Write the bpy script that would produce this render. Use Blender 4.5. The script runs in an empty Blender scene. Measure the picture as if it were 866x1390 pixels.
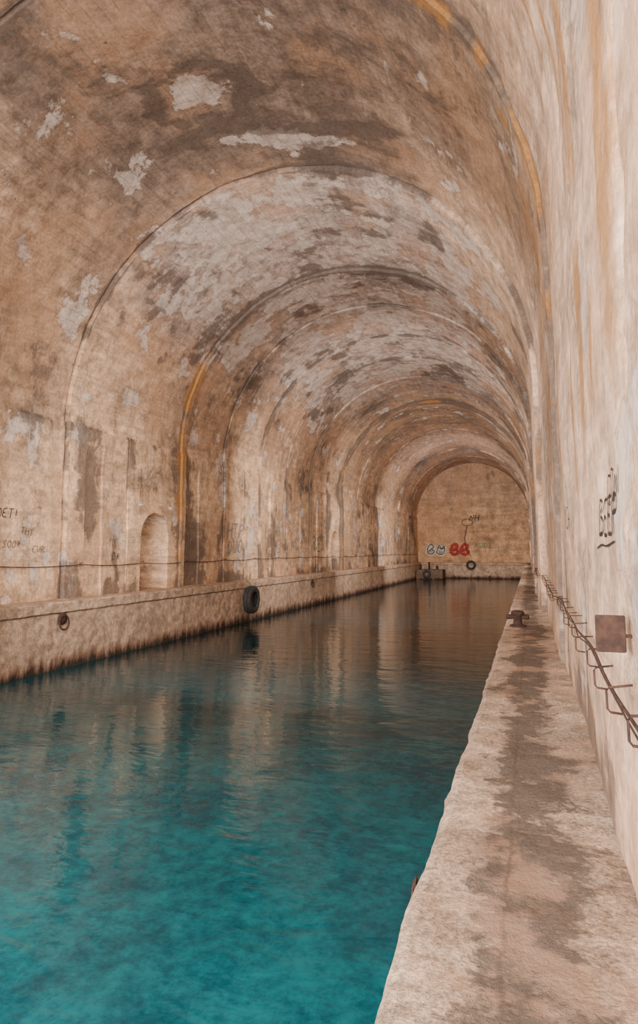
import bpy, math, random, bmesh
from mathutils import Vector, noise, Matrix
random.seed(7)
sc = bpy.context.scene

# ------------------------------------------------------------------ constants (metres, water level z = 0)
XL, XR = -15.06, 0.425
CX = (XL+XR)/2; R = (XR-XL)/2
ZQ = 2.07; ZS = 8.07
SQ = R*math.pi/2
SB = SQ + (ZS-ZQ) + 0.3
YN, YE = -5.0, 88.0
QL, QR = -13.95, -0.58
RINGS = [3.05, 9.9, 17.8, 25.1, 29.6, 34.0, 38.6, 43.0, 47.2, 50.5, 56.5, 63.0, 69.0, 75.0, 81.0]
INSET = [0.0, 0.0, 0.06, 0.20, 0.12, 0.18, 0.11, 0.16, 0.12, 0.22, 0.15, 0.21, 0.30, 0.26, 0.35, 0.40]
RIBS = {25.1:(0.30,0.18), 43.0:(0.25,0.13), 50.5:(0.6,0.20), 34.0:(0.22,0.13), 75.0:(0.3,0.1)}
WALLSEAMS = [6.4,13.9,21.2,32.0,36.3,41.0,53.5,60.0]
NICHES = [(22.15,24.2),(48.1,50.1)]
NZ = 5.22

def fbm(x,y,z=0.0,o=4):
    return noise.fractal(Vector((x,y,z)),0.6,2.1,o)
def sst(a,b,x):
    t=max(0,min(1,(x-a)/(b-a))); return t*t*(3-2*t)
def lerp(a,b,t): return tuple(a[i]*(1-t)+b[i]*t for i in range(3))

def section(y):
    k=0
    for r in RINGS:
        if y>=r: k+=1
    return k
def ragged(s,y):
    """rough mortar joint on the first construction ring"""
    if not (2.2<y<4.2): return 0.0
    yy=y+0.16*fbm(s*1.6,0.3,5.5,5)
    up=1-sst(SQ+2.4,SQ+4.2,abs(s))
    return up*math.exp(-((yy-3.12)/0.07)**2)
def off(s,y):
    k=section(y); d=INSET[k]
    rg=ragged(s,y)
    if rg>0: d-=rg*(0.04+0.07*abs(fbm(s*5.0,y*5.0,5.0,5)))
    for r,(w,p) in RIBS.items():
        if r<=y<=r+w: d+=p
    for r in RINGS:
        if r>5 and r-0.09<y<r-0.001: d-=(0.09 if r>12 else 0.04)
    if s<-SQ:
        d+=0.06
        if s>-SQ-0.10: d-=0.07*max(0,0.6+fbm(y*.6,1,9))
        for r in WALLSEAMS:
            if abs(y-r)<0.05: d-=0.05
        for r in (17.8,25.1,34.0,43.0):
            if r+0.9<y<r+1.9 and s<-SQ-0.6: d-=0.09
    q=1.0
    if s<-SQ:
        for a,b in NICHES:
            q=min(q, 1-(1-sst(0.2,1.2,max(a-y,y-b,0)))*(1-sst(NZ+0.3,NZ+1.2,ZS+SQ-abs(s))))
    n=fbm(s*0.25,y*0.25,3.1)*0.05+fbm(s*1.1,y*1.1,9.0)*0.018
    if s>14: n*=0.6
    return d+n*q
def P(s,y,extra=0.0):
    d=off(s,y)+extra
    if abs(s)<=SQ:
        a=s/R
        return (CX+(R-d)*math.sin(a), y, ZS+(R-d)*math.cos(a))
    z=ZS-(abs(s)-SQ)
    return ((XL+d) if s<0 else (XR-d), y, z)

# ------------------------------------------------------------------ macro colour + stain masks
def macro(s,y):
    n=fbm(s*0.22,y*0.22,1.0); n2=fbm(s*0.6,y*0.5,7.0)
    tanl=(0.64,0.425,0.27); vaultl=(0.49,0.32,0.21); crown=(0.275,0.195,0.15)  # crown: grey-brown concrete, darkened further in colour to deepen the shadows
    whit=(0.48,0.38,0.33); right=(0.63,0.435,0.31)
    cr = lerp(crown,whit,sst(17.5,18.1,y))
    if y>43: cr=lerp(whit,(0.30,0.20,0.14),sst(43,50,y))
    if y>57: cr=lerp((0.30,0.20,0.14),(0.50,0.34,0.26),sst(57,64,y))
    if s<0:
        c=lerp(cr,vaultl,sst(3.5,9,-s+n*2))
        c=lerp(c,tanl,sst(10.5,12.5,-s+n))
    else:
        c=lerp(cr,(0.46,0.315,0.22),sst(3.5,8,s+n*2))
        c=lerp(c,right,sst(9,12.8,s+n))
    g=1+0.38*n
    k=section(y); g*=(1.0+0.10*math.sin(k*2.4+0.6))
    c=tuple(max(0.02,min(0.9,v*g)) for v in c)
    rust=0.07*n2; pale=0.10+0.5*n2; dark=0.12-0.5*n
    for r in RINGS:
        dd=y-r
        w=math.exp(-((dd+0.1*n2)/0.32)**2)
        nn=0.75+1.2*fbm(s*.5,r,3.3)
        if r==9.9: rust+=w*(sst(1,4,s)*1.1)*nn*(1-sst(13,16.5,s)); dark+=0.2*w*sst(0,3,s)
        elif r==25.1: rust+=w*(sst(5,8,-s)*1.0+sst(9,12,s)*.4)*nn*(1-0.7*sst(14,17,-s)); dark+=0.5*math.exp(-(dd/0.5)**2)*(1-sst(4,8,abs(s)))
        elif r==17.8: rust+=w*(sst(9,12,s)*0.5)*nn
        elif r==50.5: rust+=w*0.5*nn; dark+=0.7*math.exp(-(dd/0.9)**2)
        elif r==3.05: rust+=math.exp(-((dd-0.45)/0.45)**2)*sst(7,10,s)*1.2*nn*(1-sst(14,17,s))
        else: rust+=w*0.2*nn
        if r>5: dark+=0.6*math.exp(-((dd+0.06)/0.13)**2)
        if s<-SQ+1 and r>5: dark+=0.35*math.exp(-((dd-0.5+0.3*n)/0.35)**2)
    if s<-SQ:
        for r in WALLSEAMS: dark+=0.35*math.exp(-((y-r)/0.10)**2)
    dark+=1.1*ragged(s,y)
    if y<12 and s>9: rust+=0.85*max(0,fbm(s*.18,y*1.4,4.4))*2*(1-sst(15,17,s)*.75)
    rust+=0.15*math.exp(-((abs(s)-SQ)/0.5)**2)
    if s<0: dark+=0.5*math.exp(-((abs(s)-SQ-0.1)/0.22)**2)*max(0,0.3+fbm(y*.7,2,2)*1.8)
    if 17.8<y<43:
        pale+=0.42*(1-sst(5,11,abs(s))); dark+=0.4*max(0,fbm(s*.5,y*.4,21.))*(1-sst(8,12,abs(s)))*2
    if y>63: pale+=0.1
    if y<17.8:
        rr=math.hypot((s+0.6)/1.2,(y-14.0)/0.95)+0.45*fbm(s*1.3,y*1.3,33)
        pale+=0.55*(1-sst(0.4,1.0,rr))
        dark+=0.65*math.exp(-((rr-1.1)/0.22)**2)
        yc=15.6+0.35*math.sin(s*0.9)
        dark+=1.1*math.exp(-((y-yc)/0.22)**2)*sst(-3.5,-1.5,s)*(1-sst(3.5,6,s))
        pale+=0.8*math.exp(-((y-yc-0.55)/0.33)**2)*sst(-3,-1,s)*(1-sst(2,5,s))
        dark+=0.22*(1-sst(3,7,abs(s-1)))
    if s<-SQ:
        dark+=0.9*math.exp(-(((y-19.0)/0.8)**2+((s+14.5)/1.7)**2))
        dark+=0.6*math.exp(-(((y-21.6)/0.4)**2+((s+13.7)/1.6)**2))
        dark+=0.6*math.exp(-(((y-26.5)/0.7)**2+((s+15)/2.5)**2))
        rust+=0.3*math.exp(-((y-25.2)/0.5)**2)
        dark+=0.45*sst(17.3,18.3,-s)
        dark+=0.36*max(0,fbm(s*.12,y*.9,44))*1.6
        pale+=0.30*max(0,fbm(s*.15,y*.9,54))*2
    if s>SQ: dark-=0.06; pale+=0.10*n2; dark+=0.5*sst(17.3,18.3,s)+0.5*max(0,fbm(s*.2,y*.9,48))
    return c,(rust,pale,dark)

# ------------------------------------------------------------------ node helpers
class NT:
    def __init__(s,name):
        s.m=bpy.data.materials.new(name); s.m.use_nodes=True
        s.t=s.m.node_tree; s.b=s.t.nodes['Principled BSDF']
    def n(s,ty,**k):
        o=s.t.nodes.new(ty)
        for a,v in k.items(): setattr(o,a,v)
        return o
    def l(s,a,b): s.t.links.new(a,b)
    def inp(s,sock,v):
        if hasattr(v,'is_output'): s.l(v,sock)
        elif v is not None: sock.default_value=v
    def math(s,op,a,b=None,c=None,clamp=False):
        o=s.n('ShaderNodeMath',operation=op,use_clamp=clamp)
        s.inp(o.inputs[0],a); s.inp(o.inputs[1],b)
        if c is not None: s.inp(o.inputs[2],c)
        return o.outputs[0]
    def mix(s,f,a,b,mode='MIX'):
        o=s.n('ShaderNodeMix',data_type='RGBA',blend_type=mode)
        s.inp(o.inputs[0],f)
        for k,v in ((6,a),(7,b)):
            if isinstance(v,tuple): o.inputs[k].default_value=(*v[:3],1)
            else: s.l(v,o.inputs[k])
        return o.outputs[2]
    def mapp(s,vec,scale=(1,1,1),loc=(0,0,0)):
        o=s.n('ShaderNodeMapping'); s.l(vec,o.inputs[0]); o.inputs['Scale'].default_value=scale; o.inputs['Location'].default_value=loc
        return o.outputs[0]
    def noise(s,vec,scale,detail=6,rough=0.6,dist=0.0):
        o=s.n('ShaderNodeTexNoise'); s.l(vec,o.inputs['Vector'])
        o.inputs['Scale'].default_value=scale; o.inputs['Detail'].default_value=detail
        o.inputs['Roughness'].default_value=rough; o.inputs['Distortion'].default_value=dist
        return o.outputs[0]
    def ramp(s,v,lo,hi,a=0.0,b=1.0):
        o=s.n('ShaderNodeMapRange',interpolation_type='SMOOTHSTEP'); s.inp(o.inputs[0],v)
        for i,x in enumerate((lo,hi,a,b)): o.inputs[i+1].default_value=x
        return o.outputs[0]
    def bump(s,h,strength,dist,normal=None):
        o=s.n('ShaderNodeBump'); o.inputs['Strength'].default_value=strength; o.inputs['Distance'].default_value=dist
        s.l(h,o.inputs['Height'])
        if normal: s.l(normal,o.inputs['Normal'])
        return o.outputs[0]

def wall_material():
    N=NT('stained_concrete')
    uv=N.n('ShaderNodeUVMap',uv_map='surf').outputs[0]
    col=N.n('ShaderNodeAttribute',attribute_name='basecol').outputs['Color']
    msk=N.n('ShaderNodeAttribute',attribute_name='masks').outputs['Color']
    sep=N.n('ShaderNodeSeparateColor'); N.l(msk,sep.inputs[0])
    rust,pale,dark=sep.outputs
    uvs=N.n('ShaderNodeSeparateXYZ'); N.l(uv,uvs.inputs[0]); S,Y=uvs.outputs[0],uvs.outputs[1]
    big=N.noise(uv,0.5,9,0.66,0.5)
    mid=N.noise(N.mapp(uv,loc=(13,7,0)),1.9,9,0.72,0.2)
    fine=N.noise(N.mapp(uv,loc=(3,17,0)),11,5,0.7)
    grain=N.noise(N.mapp(uv,(4,0.35,1)),1.0,6,0.7,0.3)
    drip=N.noise(N.mapp(uv,(0.32,1.6,1)),1.0,9,0.74,0.25)
    isw=N.ramp(N.math('ABSOLUTE',S),9.5,12.5)
    wob=N.math('MULTIPLY',N.math('SUBTRACT',mid,0.5),0.05)
    q=N.math('DIVIDE',N.math('ADD',S,wob),0.34)
    fr=N.math('FRACT',q)
    line=N.math('MULTIPLY',N.math('LESS_THAN',fr,0.06),N.ramp(big,0.46,0.56))
    nb=N.math('SUBTRACT',big,0.5); nm=N.math('SUBTRACT',mid,0.5)
    c=col
    c=N.mix(1.0,c,N.ramp(mid,0.28,0.72,0.56,1.42),'MULTIPLY')
    dm=N.math('ADD',1.0,N.math('MULTIPLY',isw,N.math('MULTIPLY',N.math('SUBTRACT',drip,0.5),1.2)))
    c=N.mix(1.0,c,dm,'MULTIPLY')
    c=N.mix(1.0,c,N.ramp(grain,0.3,0.7,0.80,1.18),'MULTIPLY')
    wn=N.noise(N.mapp(uv,loc=(40,3,0)),0.3,7,0.65)
    c=N.mix(N.ramp(wn,0.46,0.62,0,0.45),c,(0.57,0.32,0.18))
    pv=N.math('ADD',pale,N.math('ADD',N.math('MULTIPLY',nb,2.6),N.math('MULTIPLY',nm,0.8)))
    pf=N.ramp(pv,0.45,0.56,0,0.78)
    c=N.mix(pf,c,N.mix(N.ramp(mid,0.4,0.6),(0.49,0.395,0.34),(0.71,0.59,0.52)))
    tide=N.ramp(N.math('ABSOLUTE',N.math('SUBTRACT',pv,0.42)),0.0,0.06,0.45,0.0)
    c=N.mix(tide,c,(0.19,0.13,0.097))
    big2=N.noise(N.mapp(uv,(0.8,1.3,1),(71,33,0)),0.6,9,0.7,0.5)
    dv=N.math('ADD',dark,N.math('ADD',N.math('MULTIPLY',N.math('SUBTRACT',big2,0.5),2.7),N.math('MULTIPLY',N.math('SUBTRACT',grain,0.5),0.9)))
    c=N.mix(N.ramp(dv,0.42,0.78,0,0.78),c,(0.125,0.093,0.076))
    rv=N.math('ADD',rust,N.math('ADD',N.math('MULTIPLY',N.math('SUBTRACT',drip,0.5),1.5),N.math('MULTIPLY',nm,1.3)))
    c=N.mix(N.ramp(rv,0.34,0.95,0,0.78),c,(0.44,0.205,0.06))
    c=N.mix(N.math('MULTIPLY',N.math('MULTIPLY',line,N.math('SUBTRACT',1.0,isw)),0.35),c,(0.12,0.083,0.062))
    c=N.mix(1.0,c,N.ramp(fine,0.3,0.7,0.80,1.18),'MULTIPLY')
    vo=N.n('ShaderNodeTexVoronoi'); N.l(uv,vo.inputs['Vector']); vo.inputs['Scale'].default_value=1.1
    pit=N.ramp(vo.outputs['Distance'],0.03,0.055,1,0)
    c=N.mix(N.math('MULTIPLY',pit,0.5),c,(0.12,0.08,0.06))
    N.l(c,N.b.inputs['Base Color'])
    N.b.inputs['Roughness'].default_value=0.92
    N.b.inputs['Specular IOR Level'].default_value=0.15
    h=N.math('ADD',N.math('MULTIPLY',mid,0.7),N.math('ADD',N.math('MULTIPLY',fine,0.10),N.math('MULTIPLY',grain,0.12)))
    h=N.math('SUBTRACT',h,N.math('MULTIPLY',line,0.06))
    h=N.math('SUBTRACT',h,N.math('MULTIPLY',pit,0.3))
    h=N.math('ADD',h,N.math('MULTIPLY',pf,0.15))
    N.l(N.bump(h,0.9,0.06),N.b.inputs['Normal'])
    return N.m
MW=wall_material()

def make(name,verts,faces,mat,smooth=False,uvs=None,cols=None,masks=None,parent=None):
    me=bpy.data.meshes.new(name); me.from_pydata(verts,[],faces); me.update()
    if uvs:
        l=me.uv_layers.new(name='surf')
        vi=[0]*len(me.loops); me.loops.foreach_get('vertex_index',vi)
        buf=[]
        for v in vi: buf+=uvs[v]
        l.data.foreach_set('uv',buf)
    for nm,arr in (('basecol',cols),('masks',masks)):
        if arr:
            a=me.color_attributes.new(nm,'FLOAT_COLOR','POINT')
            buf=[]
            for c in arr: buf+=[c[0],c[1],c[2],1.0]
            a.data.foreach_set('color',buf)
    if smooth: me.polygons.foreach_set('use_smooth',[True]*len(me.polygons))
    me.materials.append(mat)
    o=bpy.data.objects.new(name,me); sc.collection.objects.link(o)
    if parent: o.parent=parent
    return o

ys=set()
y=YN
while y<YE:
    ys.add(round(y,3)); y+=0.035 if 2.8<y<3.5 else (0.14 if y<14 else (0.2 if y<34 else 0.4))
ys.add(YE)
for r in RINGS:
    if r<5: continue
    for d in (-0.3,-0.2,-0.098,-0.088,-0.005,0.0,0.1,0.2): ys.add(round(r+d,3))
    if r in RIBS:
        w=RIBS[r][0]; ys.add(round(r+w,3)); ys.add(round(r+w+0.012,3))
for r in WALLSEAMS:
    for d in (-0.12,-0.06,-0.049,0.049,0.06,0.12): ys.add(round(r+d,3))
for r in (17.8,25.1,34.0,43.0):
    for d in (0.9,0.912,1.888,1.9): ys.add(round(r+d,3))
NR=[]
for a,b in NICHES: NR.append((round(a-0.2,3),round(b+0.2,3))); ys.update(NR[-1])
ys=sorted(ys)
def srange(a,b,st):
    n=max(1,round((b-a)/st)); return [a+(b-a)*i/n for i in range(n+1)]
SN=-(SQ+ZS-(NZ+0.3))
def strip(name,ss,hole=False):
    V=[];U=[];C=[];M=[];F=[]
    for yy in ys:
        for s in ss:
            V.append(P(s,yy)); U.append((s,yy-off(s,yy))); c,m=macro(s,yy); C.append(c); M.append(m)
    n=len(ss)
    for i in range(len(ys)-1):
        for j in range(n-1):
            if hole and ss[j+1]<=SN+1e-4:
                ym=(ys[i]+ys[i+1])/2
                if any(a<ym<b for a,b in NR): continue
            F.append((i*n+j,i*n+j+1,(i+1)*n+j+1,(i+1)*n+j))
    if hole:
        for a,b in NICHES:
            k=section(a); X=XL+INSET[k]+0.06; zt=NZ+0.3; za=NZ-(b-a)/2
            cy=(a+b)/2; r=(b-a)/2; na=16
            inner=[(a,ZQ-0.3),(a,(ZQ+za)/2),(a,za)]+[(cy-r*math.cos(math.pi*t/na),za+r*math.sin(math.pi*t/na)) for t in range(1,na)]+[(b,za),(b,(ZQ+za)/2),(b,ZQ-0.3)]
            outer=[]
            for (py,pz) in inner:
                if pz<=za and abs(py-a)<1e-6: outer.append((a-0.2,pz))
                elif pz<=za and abs(py-b)<1e-6: outer.append((b+0.2,pz))
                else:
                    dx,dz=py-cy,pz-za; t=min((r+0.2)/max(abs(dx),1e-6),(zt-za)/max(dz,1e-6)); outer.append((cy+dx*t,za+dz*t))
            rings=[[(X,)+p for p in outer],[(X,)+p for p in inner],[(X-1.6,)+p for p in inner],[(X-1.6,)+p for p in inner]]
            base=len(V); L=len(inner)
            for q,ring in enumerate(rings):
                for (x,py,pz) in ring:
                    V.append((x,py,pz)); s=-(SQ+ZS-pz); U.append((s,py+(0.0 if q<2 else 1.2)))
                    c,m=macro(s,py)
                    C.append(c if q<3 else tuple(v*0.45 for v in c)); M.append((m[0],m[1],m[2]-0.15) if q<3 else (0.0,-0.5,m[2]+0.6))  # niche back darkened in colour for the shade of the recess
            for q in range(2):
                for j in range(L-1):
                    F.append((base+q*L+j,base+q*L+j+1,base+(q+1)*L+j+1,base+(q+1)*L+j))
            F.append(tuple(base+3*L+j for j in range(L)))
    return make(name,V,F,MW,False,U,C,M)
sl=srange(-SB,SN,0.25)+srange(SN,-SQ-0.11,0.25)[1:]+[-SQ-0.099,-SQ-0.005,-SQ]
wl=strip('wall_left',sl,True)
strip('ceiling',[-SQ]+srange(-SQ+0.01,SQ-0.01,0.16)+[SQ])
strip('wall_right',[SQ,SQ+0.01]+srange(SQ+0.02,SB,0.08)[1:])

V=[];U=[];C=[];M=[];F=[]
nx,nz=50,50
for i in range(nz+1):
    z=1.0+(16.2-1.0)*i/nz
    for j in range(nx+1):
        x=XL-0.2+(XR-XL+0.4)*j/nx
        V.append((x,YE-0.05+0.04*fbm(x*.3,z*.3,2),z)); U.append((z*0.4+30,x*0.4))
        n=fbm(x*.25,z*.25,5)
        C.append(lerp((0.58,0.355,0.20),(0.48,0.32,0.215),sst(6,12,z+2*n))); M.append((0.05+0.3*n+0.25*(1-sst(2,4,z)),0.0+0.3*n,-0.05+0.4*n+0.3*sst(11,14,z)+0.4*(1-sst(2,3.5,z))))
for i in range(nz):
    for j in range(nx):
        a=i*(nx+1)+j; F.append((a,a+1,a+nx+2,a+nx+1))
make('wall_back',V,F,MW,False,U,C,M)

# ------------------------------------------------------------------ quays
def quay_material(name,basec,blot,rightq):
    N=NT(name)
    co=N.n('ShaderNodeTexCoord').outputs['Object']
    s=N.n('ShaderNodeSeparateXYZ'); N.l(co,s.inputs[0]); X,Yc,Z=s.outputs
    nrm=N.n('ShaderNodeNewGeometry').outputs['True Normal']; ns=N.n('ShaderNodeSeparateXYZ'); N.l(nrm,ns.inputs[0])
    up=N.ramp(ns.outputs[2],0.4,0.8)
    big=N.noise(co,0.9,8,0.7,0.3); mid=N.noise(co,3.5,8,0.76,0.2); fine=N.noise(co,38,4,0.8)
    c=N.mix(N.ramp(big,0.35,0.65),basec,tuple(v*0.74 for v in basec))
    c=N.mix(1.0,c,N.ramp(mid,0.28,0.72,0.50,1.45),'MULTIPLY')
    c=N.mix(1.0,c,N.ramp(fine,0.3,0.7,0.52,1.36),'MULTIPLY')
    if rightq:
        cen=N.ramp(N.math('ABSOLUTE',N.math('ADD',X,0.06)),0.05,0.42,0.44,-0.16)
        d=N.math('ADD',N.math('ADD',cen,N.math('MULTIPLY',N.math('SUBTRACT',big,0.5),2.3)),N.math('MULTIPLY',N.math('SUBTRACT',mid,0.5),2.4))
        c=N.mix(N.math('MULTIPLY',N.ramp(d,0.06,0.34,0,0.88),up),c,blot)
        pk=N.ramp(N.noise(N.mapp(co,loc=(3,9,1)),1.6,6,0.65),0.53,0.62,0,0.5)
        c=N.mix(pk,c,(0.59,0.38,0.26))
        jt=N.ramp(N.math('ABSOLUTE',N.math('ADD',X,N.math('ADD',0.16,N.math('MULTIPLY',N.math('SUBTRACT',mid,0.5),0.10)))),0.0,0.018,1,0)
        c=N.mix(N.math('MULTIPLY',jt,N.ramp(big,0.42,0.55,0,0.6)),c,(0.12,0.09,0.07))
    else:
        d=N.math('MULTIPLY',N.math('SUBTRACT',big,0.5),2.0)
        c=N.mix(N.ramp(d,0.05,0.4,0,0.45),c,blot)
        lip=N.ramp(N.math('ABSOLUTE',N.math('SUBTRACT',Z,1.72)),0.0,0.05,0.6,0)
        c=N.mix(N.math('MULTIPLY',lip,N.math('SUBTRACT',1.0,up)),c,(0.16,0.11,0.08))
    st=N.noise(N.mapp(co,(1,2.2,0.45)),1.6,6,0.7)
    zz=N.math('ADD',Z,N.math('MULTIPLY',N.math('SUBTRACT',st,0.5),1.2))
    side=N.math('SUBTRACT',1.0,up)
    c=N.mix(N.math('MULTIPLY',N.ramp(zz,0.50,0.18,0,0.85),side),c,(0.17,0.085,0.058))
    c=N.mix(N.math('MULTIPLY',N.ramp(zz,0.24,0.06,0,0.95),side),c,(0.035,0.028,0.02))
    vs=N.ramp(N.noise(N.mapp(co,(1,3.5,0.3)),1.3,5,0.7),0.52,0.7,0,0.35)
    c=N.mix(N.math('MULTIPLY',vs,side),c,(0.30,0.18,0.12))
    N.l(c,N.b.inputs['Base Color']); N.b.inputs['Roughness'].default_value=0.9; N.b.inputs['Specular IOR Level'].default_value=0.2
    h=N.math('ADD',mid,N.math('MULTIPLY',fine,0.35))
    N.l(N.bump(h,1.0,0.04),N.b.inputs['Normal'])
    return N.m
MQL=quay_material('quay_concrete_pinkish',(0.61,0.425,0.295),(0.29,0.20,0.145),False)
MQR=quay_material('quay_concrete_weathered',(0.67,0.505,0.375),(0.12,0.098,0.083),True)

def quay(name,prof,mat,yrows,amp,axis='Y',close=True):
    V=[];F=[]; n=len(prof)
    for yy in yrows:
        for k,(x,z) in enumerate(prof):
            d=amp*fbm(x*2.1+k*0.13,yy*1.1,z*1.5,5); e=amp*fbm(x*1.7,yy*1.6,z*2+8,5)
            p=(x+d,yy,z+e*0.6)
            if axis=='X': p=(yy,x+d,z+e*0.6)
            V.append(p)
    for i in range(len(yrows)-1):
        for j in range(n-1):
            F.append((i*n+j,i*n+j+1,(i+1)*n+j+1,(i+1)*n+j))
    F.append(tuple(range(n))); F.append(tuple((len(yrows)-1)*n+j for j in range(n)))
    o=make(name,V,F,mat)
    bm=bmesh.new(); bm.from_mesh(o.data)
    up=[f for f in bm.faces if abs(f.normal.z)>0.8]
    if up and sum(f.normal.z for f in up)<0:
        for f in bm.faces: f.normal_flip()
        bm.to_mesh(o.data)
    bm.free()
    return o
def sub(pts,st):
    out=[]
    for a,b in zip(pts,pts[1:]):
        L=math.hypot(b[0]-a[0],b[1]-a[1]); n=max(1,round(L/st))
        for i in range(n): out.append((a[0]+(b[0]-a[0])*i/n,a[1]+(b[1]-a[1])*i/n))
    out.append(pts[-1]); return out
pr=sub([(QR+0.05,-1.5),(QR+0.05,1.72)],0.4)+sub([(QR,1.80),(QR,2.02),(QR+0.02,2.055),(QR+0.06,ZQ)],0.12)+sub([(QR+0.07,ZQ),(XR+0.1,ZQ+0.01)],0.06)
yr=[];y=YN
while y<YE-1.6: yr.append(y); y+=0.06 if y<9 else (0.2 if y<25 else 0.6)
yr.append(YE-1.6)
quay('quay_right',pr,MQR,yr,0.022)
pl=sub([(QL-0.07,-1.5),(QL-0.07,1.70)],0.3)+sub([(QL,1.76),(QL,2.02),(QL-0.05,ZQ)],0.12)+sub([(QL-0.06,ZQ),(XL-1.6,ZQ)],0.25)
yr=[];y=YN
while y<YE-1.6: yr.append(y); y+=0.25 if y<45 else 0.6
yr.append(YE-1.6)
quay('quay_left',pl,MQL,yr,0.035)
pe=sub([(YE-1.6,-1.5),(YE-1.6,1.7)],0.4)+[(YE-1.65,1.78),(YE-1.65,2.03),(YE-1.6,ZQ),(YE+0.0,ZQ)]
quay('quay_back',pe,MQL,srange(XL+0.4,XR-0.35,0.4),0.02,'X')

# ------------------------------------------------------------------ water
N=NT('sea_water')
co=N.n('ShaderNodeTexCoord').outputs['Object']
s=N.n('ShaderNodeSeparateXYZ'); N.l(co,s.inputs[0])
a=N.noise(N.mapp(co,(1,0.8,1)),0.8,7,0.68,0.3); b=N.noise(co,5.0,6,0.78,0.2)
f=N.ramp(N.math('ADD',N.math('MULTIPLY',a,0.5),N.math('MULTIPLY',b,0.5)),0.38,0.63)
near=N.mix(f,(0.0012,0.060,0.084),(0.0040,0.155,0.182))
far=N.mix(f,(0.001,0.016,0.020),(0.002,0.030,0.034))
c=N.mix(N.ramp(N.math('ADD',s.outputs[1],N.math('MULTIPLY',N.math('SUBTRACT',a,0.5),5)),4,23),near,far)  # daylight falling off into the tunnel, painted into the water colour
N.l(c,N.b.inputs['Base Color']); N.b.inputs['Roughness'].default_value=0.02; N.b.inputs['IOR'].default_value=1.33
w1=N.noise(N.mapp(co,(0.7,1.6,1)),0.9,3,0.5,0.4); w2=N.noise(N.mapp(co,(1,1.8,1)),3.5,3,0.5)
h=N.math('ADD',w1,N.math('MULTIPLY',w2,0.22))
N.l(N.bump(h,0.40,0.06),N.b.inputs['Normal'])
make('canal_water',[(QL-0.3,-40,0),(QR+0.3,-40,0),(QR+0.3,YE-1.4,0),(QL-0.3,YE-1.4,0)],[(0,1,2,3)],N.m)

# ------------------------------------------------------------------ small things
def simple(name,c1,c2,rough,scale=12,metal=0.0,bump=0.3):
    N=NT(name); co=N.n('ShaderNodeTexCoord').outputs['Object']
    n=N.noise(co,scale,8,0.7)
    N.l(N.mix(N.ramp(n,0.35,0.65),c1,c2),N.b.inputs['Base Color'])
    N.b.inputs['Roughness'].default_value=rough; N.b.inputs['Metallic'].default_value=metal
    N.l(N.bump(n,bump,0.01),N.b.inputs['Normal']); return N.m
MRUST=simple('rusty_iron',(0.035,0.018,0.014),(0.085,0.040,0.026),0.9,14,0.1,0.8)
MRUB=simple('tyre_rubber',(0.018,0.017,0.017),(0.05,0.045,0.04),0.75,9)
MROPE=simple('old_rope',(0.12,0.09,0.06),(0.25,0.19,0.13),0.9,40)
MCAB=simple('black_cable',(0.03,0.02,0.017),(0.07,0.045,0.035),0.7,10)

def tube(name,pts,r,mat,parent=None,seg=8,closed=False):
    V=[];F=[];n=len(pts); P_=[Vector(p) for p in pts]
    for i,p in enumerate(P_):
        if closed: t=(P_[(i+1)%n]-P_[i-1])
        else: t=P_[min(i+1,n-1)]-P_[max(i-1,0)]
        t.normalize(); up=Vector((0,0,1)) if abs(t.z)<0.9 else Vector((1,0,0))
        u=t.cross(up).normalized(); v=t.cross(u)
        for k in range(seg):
            a=2*math.pi*k/seg; V.append(tuple(p+(u*math.cos(a)+v*math.sin(a))*r))
    m=n if closed else n-1
    for i in range(m):
        for k in range(seg):
            F.append((i*seg+k,i*seg+(k+1)%seg,((i+1)%n)*seg+(k+1)%seg,((i+1)%n)*seg+k))
    if not closed: F.append(tuple(range(seg))); F.append(tuple((n-1)*seg+k for k in range(seg)))
    return make(name,V,F,mat,True,parent=parent)
def empty(name,loc=(0,0,0)):
    e=bpy.data.objects.new(name,None); sc.collection.objects.link(e); e.empty_display_size=0.1; return e
def lathe(name,prof,mat,loc,seg=28,axis='Z',parent=None,closed=False):
    V=[];F=[];n=len(prof)
    for k in range(seg):
        a=2*math.pi*k/seg
        for r,h in prof:
            if axis=='Z': v=(r*math.cos(a),r*math.sin(a),h)
            elif axis=='X': v=(h,r*math.cos(a),r*math.sin(a))
            else: v=(r*math.cos(a),h,r*math.sin(a))
            V.append((v[0]+loc[0],v[1]+loc[1],v[2]+loc[2]))
    for k in range(seg):
        k2=(k+1)%seg
        for j in range(n if closed else n-1):
            j2=(j+1)%n
            F.append((k*n+j,k*n+j2,k2*n+j2,k2*n+j))
    return make(name,V,F,mat,True,parent=parent)
def tyre(loc,Ro,axis,rope_to):
    e=empty('tyre_fender')
    w=Ro*0.30; ri=Ro*0.56
    prof=[(ri,-w*0.75),(ri*1.05,-w*0.95),(Ro*0.82,-w),(Ro*0.95,-w*0.85),(Ro,-w*0.55),(Ro,-0.12*w),(Ro*0.975,-0.1*w),(Ro*0.975,0.1*w),(Ro,0.12*w),(Ro,w*0.55),(Ro*0.95,w*0.85),(Ro*0.82,w),(ri*1.05,w*0.95),(ri,w*0.75),(ri*1.06,w*0.6),(Ro*0.9,w*0.6),(Ro*0.93,0),(Ro*0.9,-w*0.6),(ri*1.06,-w*0.6)]
    lathe('tyre_casing',prof,MRUB,loc,40,axis,e,closed=True)
    top=(loc[0],loc[1],loc[2]+Ro*0.5)
    tube('hanging_rope',[top,(loc[0],loc[1],loc[2]+Ro*1.02),rope_to],0.025,MROPE,e)
    return e
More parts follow.
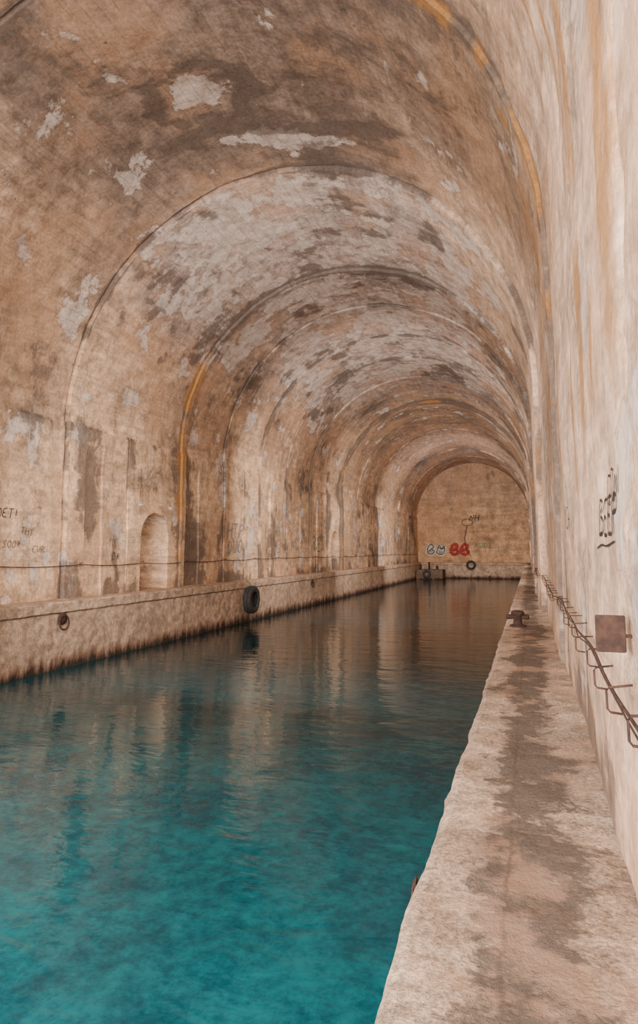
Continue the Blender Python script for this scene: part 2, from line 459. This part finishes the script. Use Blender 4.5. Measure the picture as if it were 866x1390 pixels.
tyre((QL+0.24,30.6,1.15),0.70,'X',(QL-0.05,30.6,ZQ+0.03))
tyre((-7.4,YE-1.95,1.75),0.62,'Y',(-7.4,YE-1.5,3.0))

def mooring(loc,sg,r):
    e=empty('mooring_ring')
    lathe('wall_plate',[(0.001,0.0),(r*0.9,0.0),(r*0.9,0.1*r*sg),(r*0.3,0.2*r*sg),(0.001,0.2*r*sg)],MRUST,loc,18,'X',e)
    pts=[(loc[0]+sg*(r*0.32-0.1*r*math.cos(t)),loc[1]+r*math.sin(t),loc[2]-r*0.55+r*math.cos(t)) for t in [2*math.pi*i/24 for i in range(24)]]
    tube('ring',pts,r*0.13,MRUST,e,8,True)
    return e
mooring((QL-0.02,16.8,1.55),1,0.22)
mooring((QL-0.02,41.0,1.55),1,0.22)
mooring((QR-0.012,3.35,2.02),-1,0.045)

e=empty('mooring_bollard'); bl=(-0.30,14.4,ZQ+0.0)
lathe('base_plate',[(0.001,0),(0.17,0),(0.17,0.03),(0.11,0.045),(0.001,0.045)],MRUST,bl,24,'Z',e)
lathe('post',[(0.11,0.03),(0.09,0.08),(0.085,0.18),(0.10,0.22),(0.135,0.25),(0.14,0.29),(0.12,0.32),(0.05,0.335),(0.001,0.34)],MRUST,bl,24,'Z',e)
lathe('cross_horn',[(0.001,-0.24),(0.04,-0.235),(0.058,-0.20),(0.05,-0.15),(0.045,0),(0.05,0.15),(0.058,0.20),(0.04,0.235),(0.001,0.24)],MRUST,(bl[0],bl[1],bl[2]+0.2),16,'X',e)

# rebar cable rack along the right wall
e=empty('rebar_cable_rack')
def xr(y): return XR-INSET[section(y)]
pts=[]; y=1.0
while y<40:
    pts.append((xr(y)-0.075+0.008*math.sin(y*3.1),y,3.03+0.02*math.sin(y*1.7))); y+=0.25
tube('long_bar',pts,0.0085,MRUST,e,6)
tube('lower_bar',[(p[0]+0.01,p[1],p[2]-0.045+0.012*math.sin(p[1]*4.1)) for p in pts],0.005,MRUST,e,6)
y=2.75; k=0
while y<32:
    x0=xr(y)+0.01; j=random.uniform(-0.08,0.08); w=random.uniform(0.08,0.12); dz=random.uniform(-0.02,0.02)
    tube('hook_%d'%k,[(x0,y,3.05+dz),(xr(y)-w,y+j,3.045+dz),(xr(y)-w-0.012,y+j,3.03+dz),(xr(y)-w-0.012,y+j*1.3,2.955+dz),(xr(y)-w,y+j*1.3,2.94+dz),(xr(y)-w+0.05,y+j*1.3,2.935+dz)],0.006,MRUST,e,6)
    k+=1; y+=0.62 if y<12 else 0.9
def box(name,c,d,mat,parent=None,bev=0.004):
    bm=bmesh.new(); bmesh.ops.create_cube(bm,size=1)
    bmesh.ops.scale(bm,vec=d,verts=bm.verts); 
    bmesh.ops.bevel(bm,geom=bm.edges[:],offset=bev,segments=2,affect='EDGES')
    bmesh.ops.translate(bm,vec=c,verts=bm.verts)
    me=bpy.data.meshes.new(name); bm.to_mesh(me); bm.free(); me.materials.append(mat)
    o=bpy.data.objects.new(name,me); sc.collection.objects.link(o); o.parent=parent; return o
e=empty('rusty_junction_plate')
box('plate',(0.342,3.3,3.285),(0.13,0.012,0.17),MRUST,e)
box('arm',(0.415,3.31,3.275),(0.06,0.016,0.016),MRUST,e)

e=empty('wall_cable')
pts=[]; y=-4
def xlw(y): return XL+INSET[section(y)]+0.07
while y<86:
    u=(y/3.7)%1.0
    pts.append((xlw(y)+0.09,y,3.2-0.06*4*u*(1-u)+0.03*math.sin(y*.2))); y+=0.35
tube('cable',pts,0.018,MCAB,e,6)
y=-3.7;k=0
while y<86:
    tube('bracket_%d'%k,[(xlw(y)-0.05,y,3.22),(xlw(y)+0.10,y,3.22),(xlw(y)+0.13,y,3.27)],0.014,MRUST,e,6); y+=3.7;k+=1

MB=quay_material('jetty_concrete',(0.20,0.14,0.10),(0.07,0.055,0.045),False)
e=empty('stub_jetty')
o=quay('jetty_body',sub([(82.0,-1),(82.0,1.1)],0.4)+sub([(82.08,1.22),(84.9,1.22)],0.4)+sub([(84.98,1.1),(84.98,-1)],0.4),MB,srange(-13.9,-10.6,0.4),0.05,'X'); o.parent=e
for i,hh in enumerate((0.5,0.8,0.35)):
    lathe('post_%d'%i,[(0.001,0),(0.13,0),(0.12,hh),(0.17,hh+.05),(0.17,hh+.15),(0.001,hh+.2)],MRUST,(-13.4+i*1.05,82.5+0.3*(i%2),1.18),14,'Z',e)
tyre((-12.5,81.75,0.7),0.5,'Y',(-12.5,82.1,1.3))
e=empty('hanging_chain')
cpts=[(-7.9,YE-0.16,7.0),(-8.1,YE-0.16,6.2),(-8.3,YE-0.16,5.2),(-8.2,YE-0.16,4.2),(-7.9,YE-0.16,3.4),(-7.5,YE-0.16,2.9)]
tube('chain_drop',cpts,0.05,MCAB,e,6)
tube('chain_loop',[(-7.9+0.7*math.sin(t)*1,YE-0.16,7.4+0.45*math.cos(t)) for t in [2*math.pi*i/20 for i in range(20)]],0.04,MCAB,e,6,True)

# ------------------------------------------------------------------ graffiti (paint strokes lying on the wall surfaces)
G={'B':[[(0,0),(0,1),(.5,.95),(.6,.75),(.1,.55),(.65,.4),(.6,.05),(0,0)]],'E':[[(.6,1),(.05,.95),(0,.5),(.45,.52),(0,.5),(.05,0),(.6,.05)]],
'P':[[(0,0),(.05,1),(.6,.9),(.55,.55),(.05,.5)]],'C':[[(.6,.9),(.2,1),(0,.5),(.2,0),(.65,.15)]],'O':[[(.3,1),(0,.6),(.1,.1),(.45,0),(.65,.45),(.5,.95),(.3,1)]],
'T':[[(0,1),(.65,1)],[(.32,1),(.3,0)]],'H':[[(0,0),(.05,1)],[(.6,1),(.6,0)],[(0,.5),(.6,.55)]],'Y':[[(0,1),(.3,.5),(.6,1)],[(.3,.5),(.2,-.1)]],
'!':[[(.2,1),(.2,.3)],[(.2,.08),(.2,0)]],'R':[[(0,0),(0,1),(.55,.85),(.5,.55),(0,.5),(.65,0)]],'S':[[(.6,.9),(.2,1),(.05,.7),(.5,.45),(.5,.05),(0,.05)]],
'M':[[(0,0),(.1,1),(.3,.4),(.55,1),(.65,0)]],'.':[[(.2,0),(.25,.08)]],'D':[[(0,0),(0,1),(.5,.8),(.6,.3),(0,0)]],'N':[[(0,0),(.05,1),(.55,0),(.6,1)]],'U':[[(0,1),(.05,.1),(.5,0),(.6,1)]],'V':[[(0,1),(.3,0),(.65,1)]],'*':[[(0,.5),(.6,.5)],[(.1,.9),(.5,.1)],[(.5,.9),(.1,.1)]],
'~':[[(-.4,-.1),(.6,.05),(1.6,-.05),(3.4,.1)]],
'@':[[(.1,.1),(0,.6),(.25,.95),(.6,.7),(.35,.45),(.7,.3),(.5,0),(.1,.1)],[(.2,.3),(.5,.6)]],'#':[[(0,.2),(.15,1),(.4,.3),(.6,.95),(.7,.1),(.3,.0),(0,.2)],[(.1,.6),(.65,.55)]],' ':[]}
def paint(name,c,r=0.7): return simple(name,c,tuple(v*0.6 for v in c),r,20,0,0.05)
PB=paint('black_spray_paint',(0.025,0.025,0.03)); PBf=paint('faded_black_paint',(0.13,0.10,0.085)); PR=paint('red_spray_paint',(0.50,0.035,0.02)); PW=paint('white_spray_paint',(0.70,0.65,0.58)); PBl=paint('blue_spray_paint',(0.24,0.26,0.27)); PG=paint('green_spray_paint',(0.13,0.22,0.15))
def graffiti(text,origin,du,dv,h,mat,w,slant=0.15,jit=0.05):
    V=[];F=[]
    o=Vector(origin);du=Vector(du);dv=Vector(dv); x=0
    for ch in text:
        jy=random.uniform(-jit,jit)
        for st in G[ch]:
            pts=[Vector((a+slant*b,b+jy)) for a,b in st]
            if len(pts)==2: pts=[pts[0].lerp(pts[1],i/6) for i in range(7)]
            for _ in range(2):
                if len(pts)<3: break
                q=[pts[0]]
                for a,b in zip(pts,pts[1:]): q+=[a*0.75+b*0.25,a*0.25+b*0.75]
                q.append(pts[-1]); pts=q
            b0=len(V)
            for i,p in enumerate(pts):
                t=(pts[min(i+1,len(pts)-1)]-pts[max(i-1,0)]).normalized(); nv=Vector((-t.y,t.x))*w/h*0.5*(0.8+0.4*random.random())
                for sg in (1,-1):
                    q=p+nv*sg
                    V.append(tuple(o+du*((x+q.x)*h)+dv*(q.y*h)))
            for i in range(len(pts)-1):
                k=b0+2*i; F.append((k,k+1,k+3,k+2))
        x+=0.85
    return make('graffiti_tag',V,F,mat)
for t,y0,z0,h,m,w in (('BEEP',4.35,3.76,0.22,PB,0.022),('CON',3.95,3.92,0.18,PB,0.016),('~',4.4,3.70,0.20,PB,0.012),('S*',8.0,3.9,0.26,PBf,0.02),('NO',6.2,3.5,0.16,PBl,0.012)):
    ob=graffiti(t,(XR+0.02,y0,z0),(0,-1,0.0),(0,0,1),h,m,w)
    for v in ob.data.vertices:
        s=SQ+ZS-v.co.z; v.co.x=P(s,v.co.y)[0]-0.008
def left_tag(t,y0,z0,h,m,w):
    ob=graffiti(t,(XL,y0,z0),(0,1,0),(0,0,1),h,m,w)
    for v in ob.data.vertices:
        s=-(SQ+ZS-v.co.z); v.co.x=P(s,v.co.y)[0]+0.02
left_tag('OET!',14.9,4.65,0.28,PB,0.028); left_tag('THY',15.9,4.15,0.22,PBf,0.022); left_tag('SOO*',15.2,3.75,0.22,PBf,0.02); left_tag('CUR',16.4,3.6,0.22,PBf,0.02)
left_tag('HTP',29.9,4.3,0.8,PBl,0.07); left_tag('DUO',30.0,3.5,0.7,PBl,0.07); left_tag('RES',43.9,3.6,1.1,PG,0.09); left_tag('NE',39.3,3.7,0.8,PBl,0.06); left_tag('O*',20.3,3.3,0.3,PBf,0.03)
for t,x0,z0,h,m,w in (('##',-13.5,3.0,1.6,PW,0.40),('@#',-13.45,3.05,1.55,PB,0.12),('@@',-10.3,3.0,1.6,PR,0.44),('#@',-10.2,3.1,1.2,PB,0.05),('RUDE',-7.0,4.0,0.7,PG,0.08),('SON',-4.2,3.6,0.6,PBl,0.07),('NH',-7.6,7.6,0.8,PB,0.1)):
    ob=graffiti(t,(x0,YE-0.13,z0),(1,0,0),(0,0,1),h,m,w)
    dy={PW:0.0,PR:0.0}.get(m,-0.01)
    for v in ob.data.vertices: v.co.y=YE-0.05+0.04*fbm(v.co.x*.3,v.co.z*.3,2)-0.03+dy

# ------------------------------------------------------------------ light
def area(name,loc,sx,sy,power,col,rx=90,rz=0):
    l=bpy.data.lights.new(name,'AREA'); l.shape='RECTANGLE'; l.size=sx; l.size_y=sy; l.energy=power; l.color=col
    o=bpy.data.objects.new(name,l); o.location=loc; o.rotation_euler=(math.radians(rx),0,math.radians(rz)); sc.collection.objects.link(o)
area('portal_daylight',(CX,-5.5,5.5),14.5,7,6300,(1.0,0.94,0.89))
for i,(yy,p) in enumerate(((14,1250),(30,1500),(46,1400),(63,1500))):
    area('added_tunnel_fill',(CX,yy,6.0),9,6,p,(1.0,0.92,0.86))  # added fill lamps inside the tunnel, where no real source stands
w=bpy.data.worlds.new('sky'); sc.world=w; w.use_nodes=True
bg=w.node_tree.nodes['Background']; bg.inputs[0].default_value=(0.78,0.86,1.0,1); bg.inputs[1].default_value=0.9

# ------------------------------------------------------------------ camera
cam=bpy.data.cameras.new('camera'); co_=bpy.data.objects.new('camera',cam); sc.collection.objects.link(co_)
co_.location=(0,0,3.67); co_.rotation_euler=(math.radians(90+6.39),0,math.radians(18.2))
cam.sensor_fit='AUTO'; cam.sensor_width=36; cam.lens=36*866/1390; cam.shift_y=-45/1390; cam.clip_start=0.05; cam.clip_end=500
sc.camera=co_
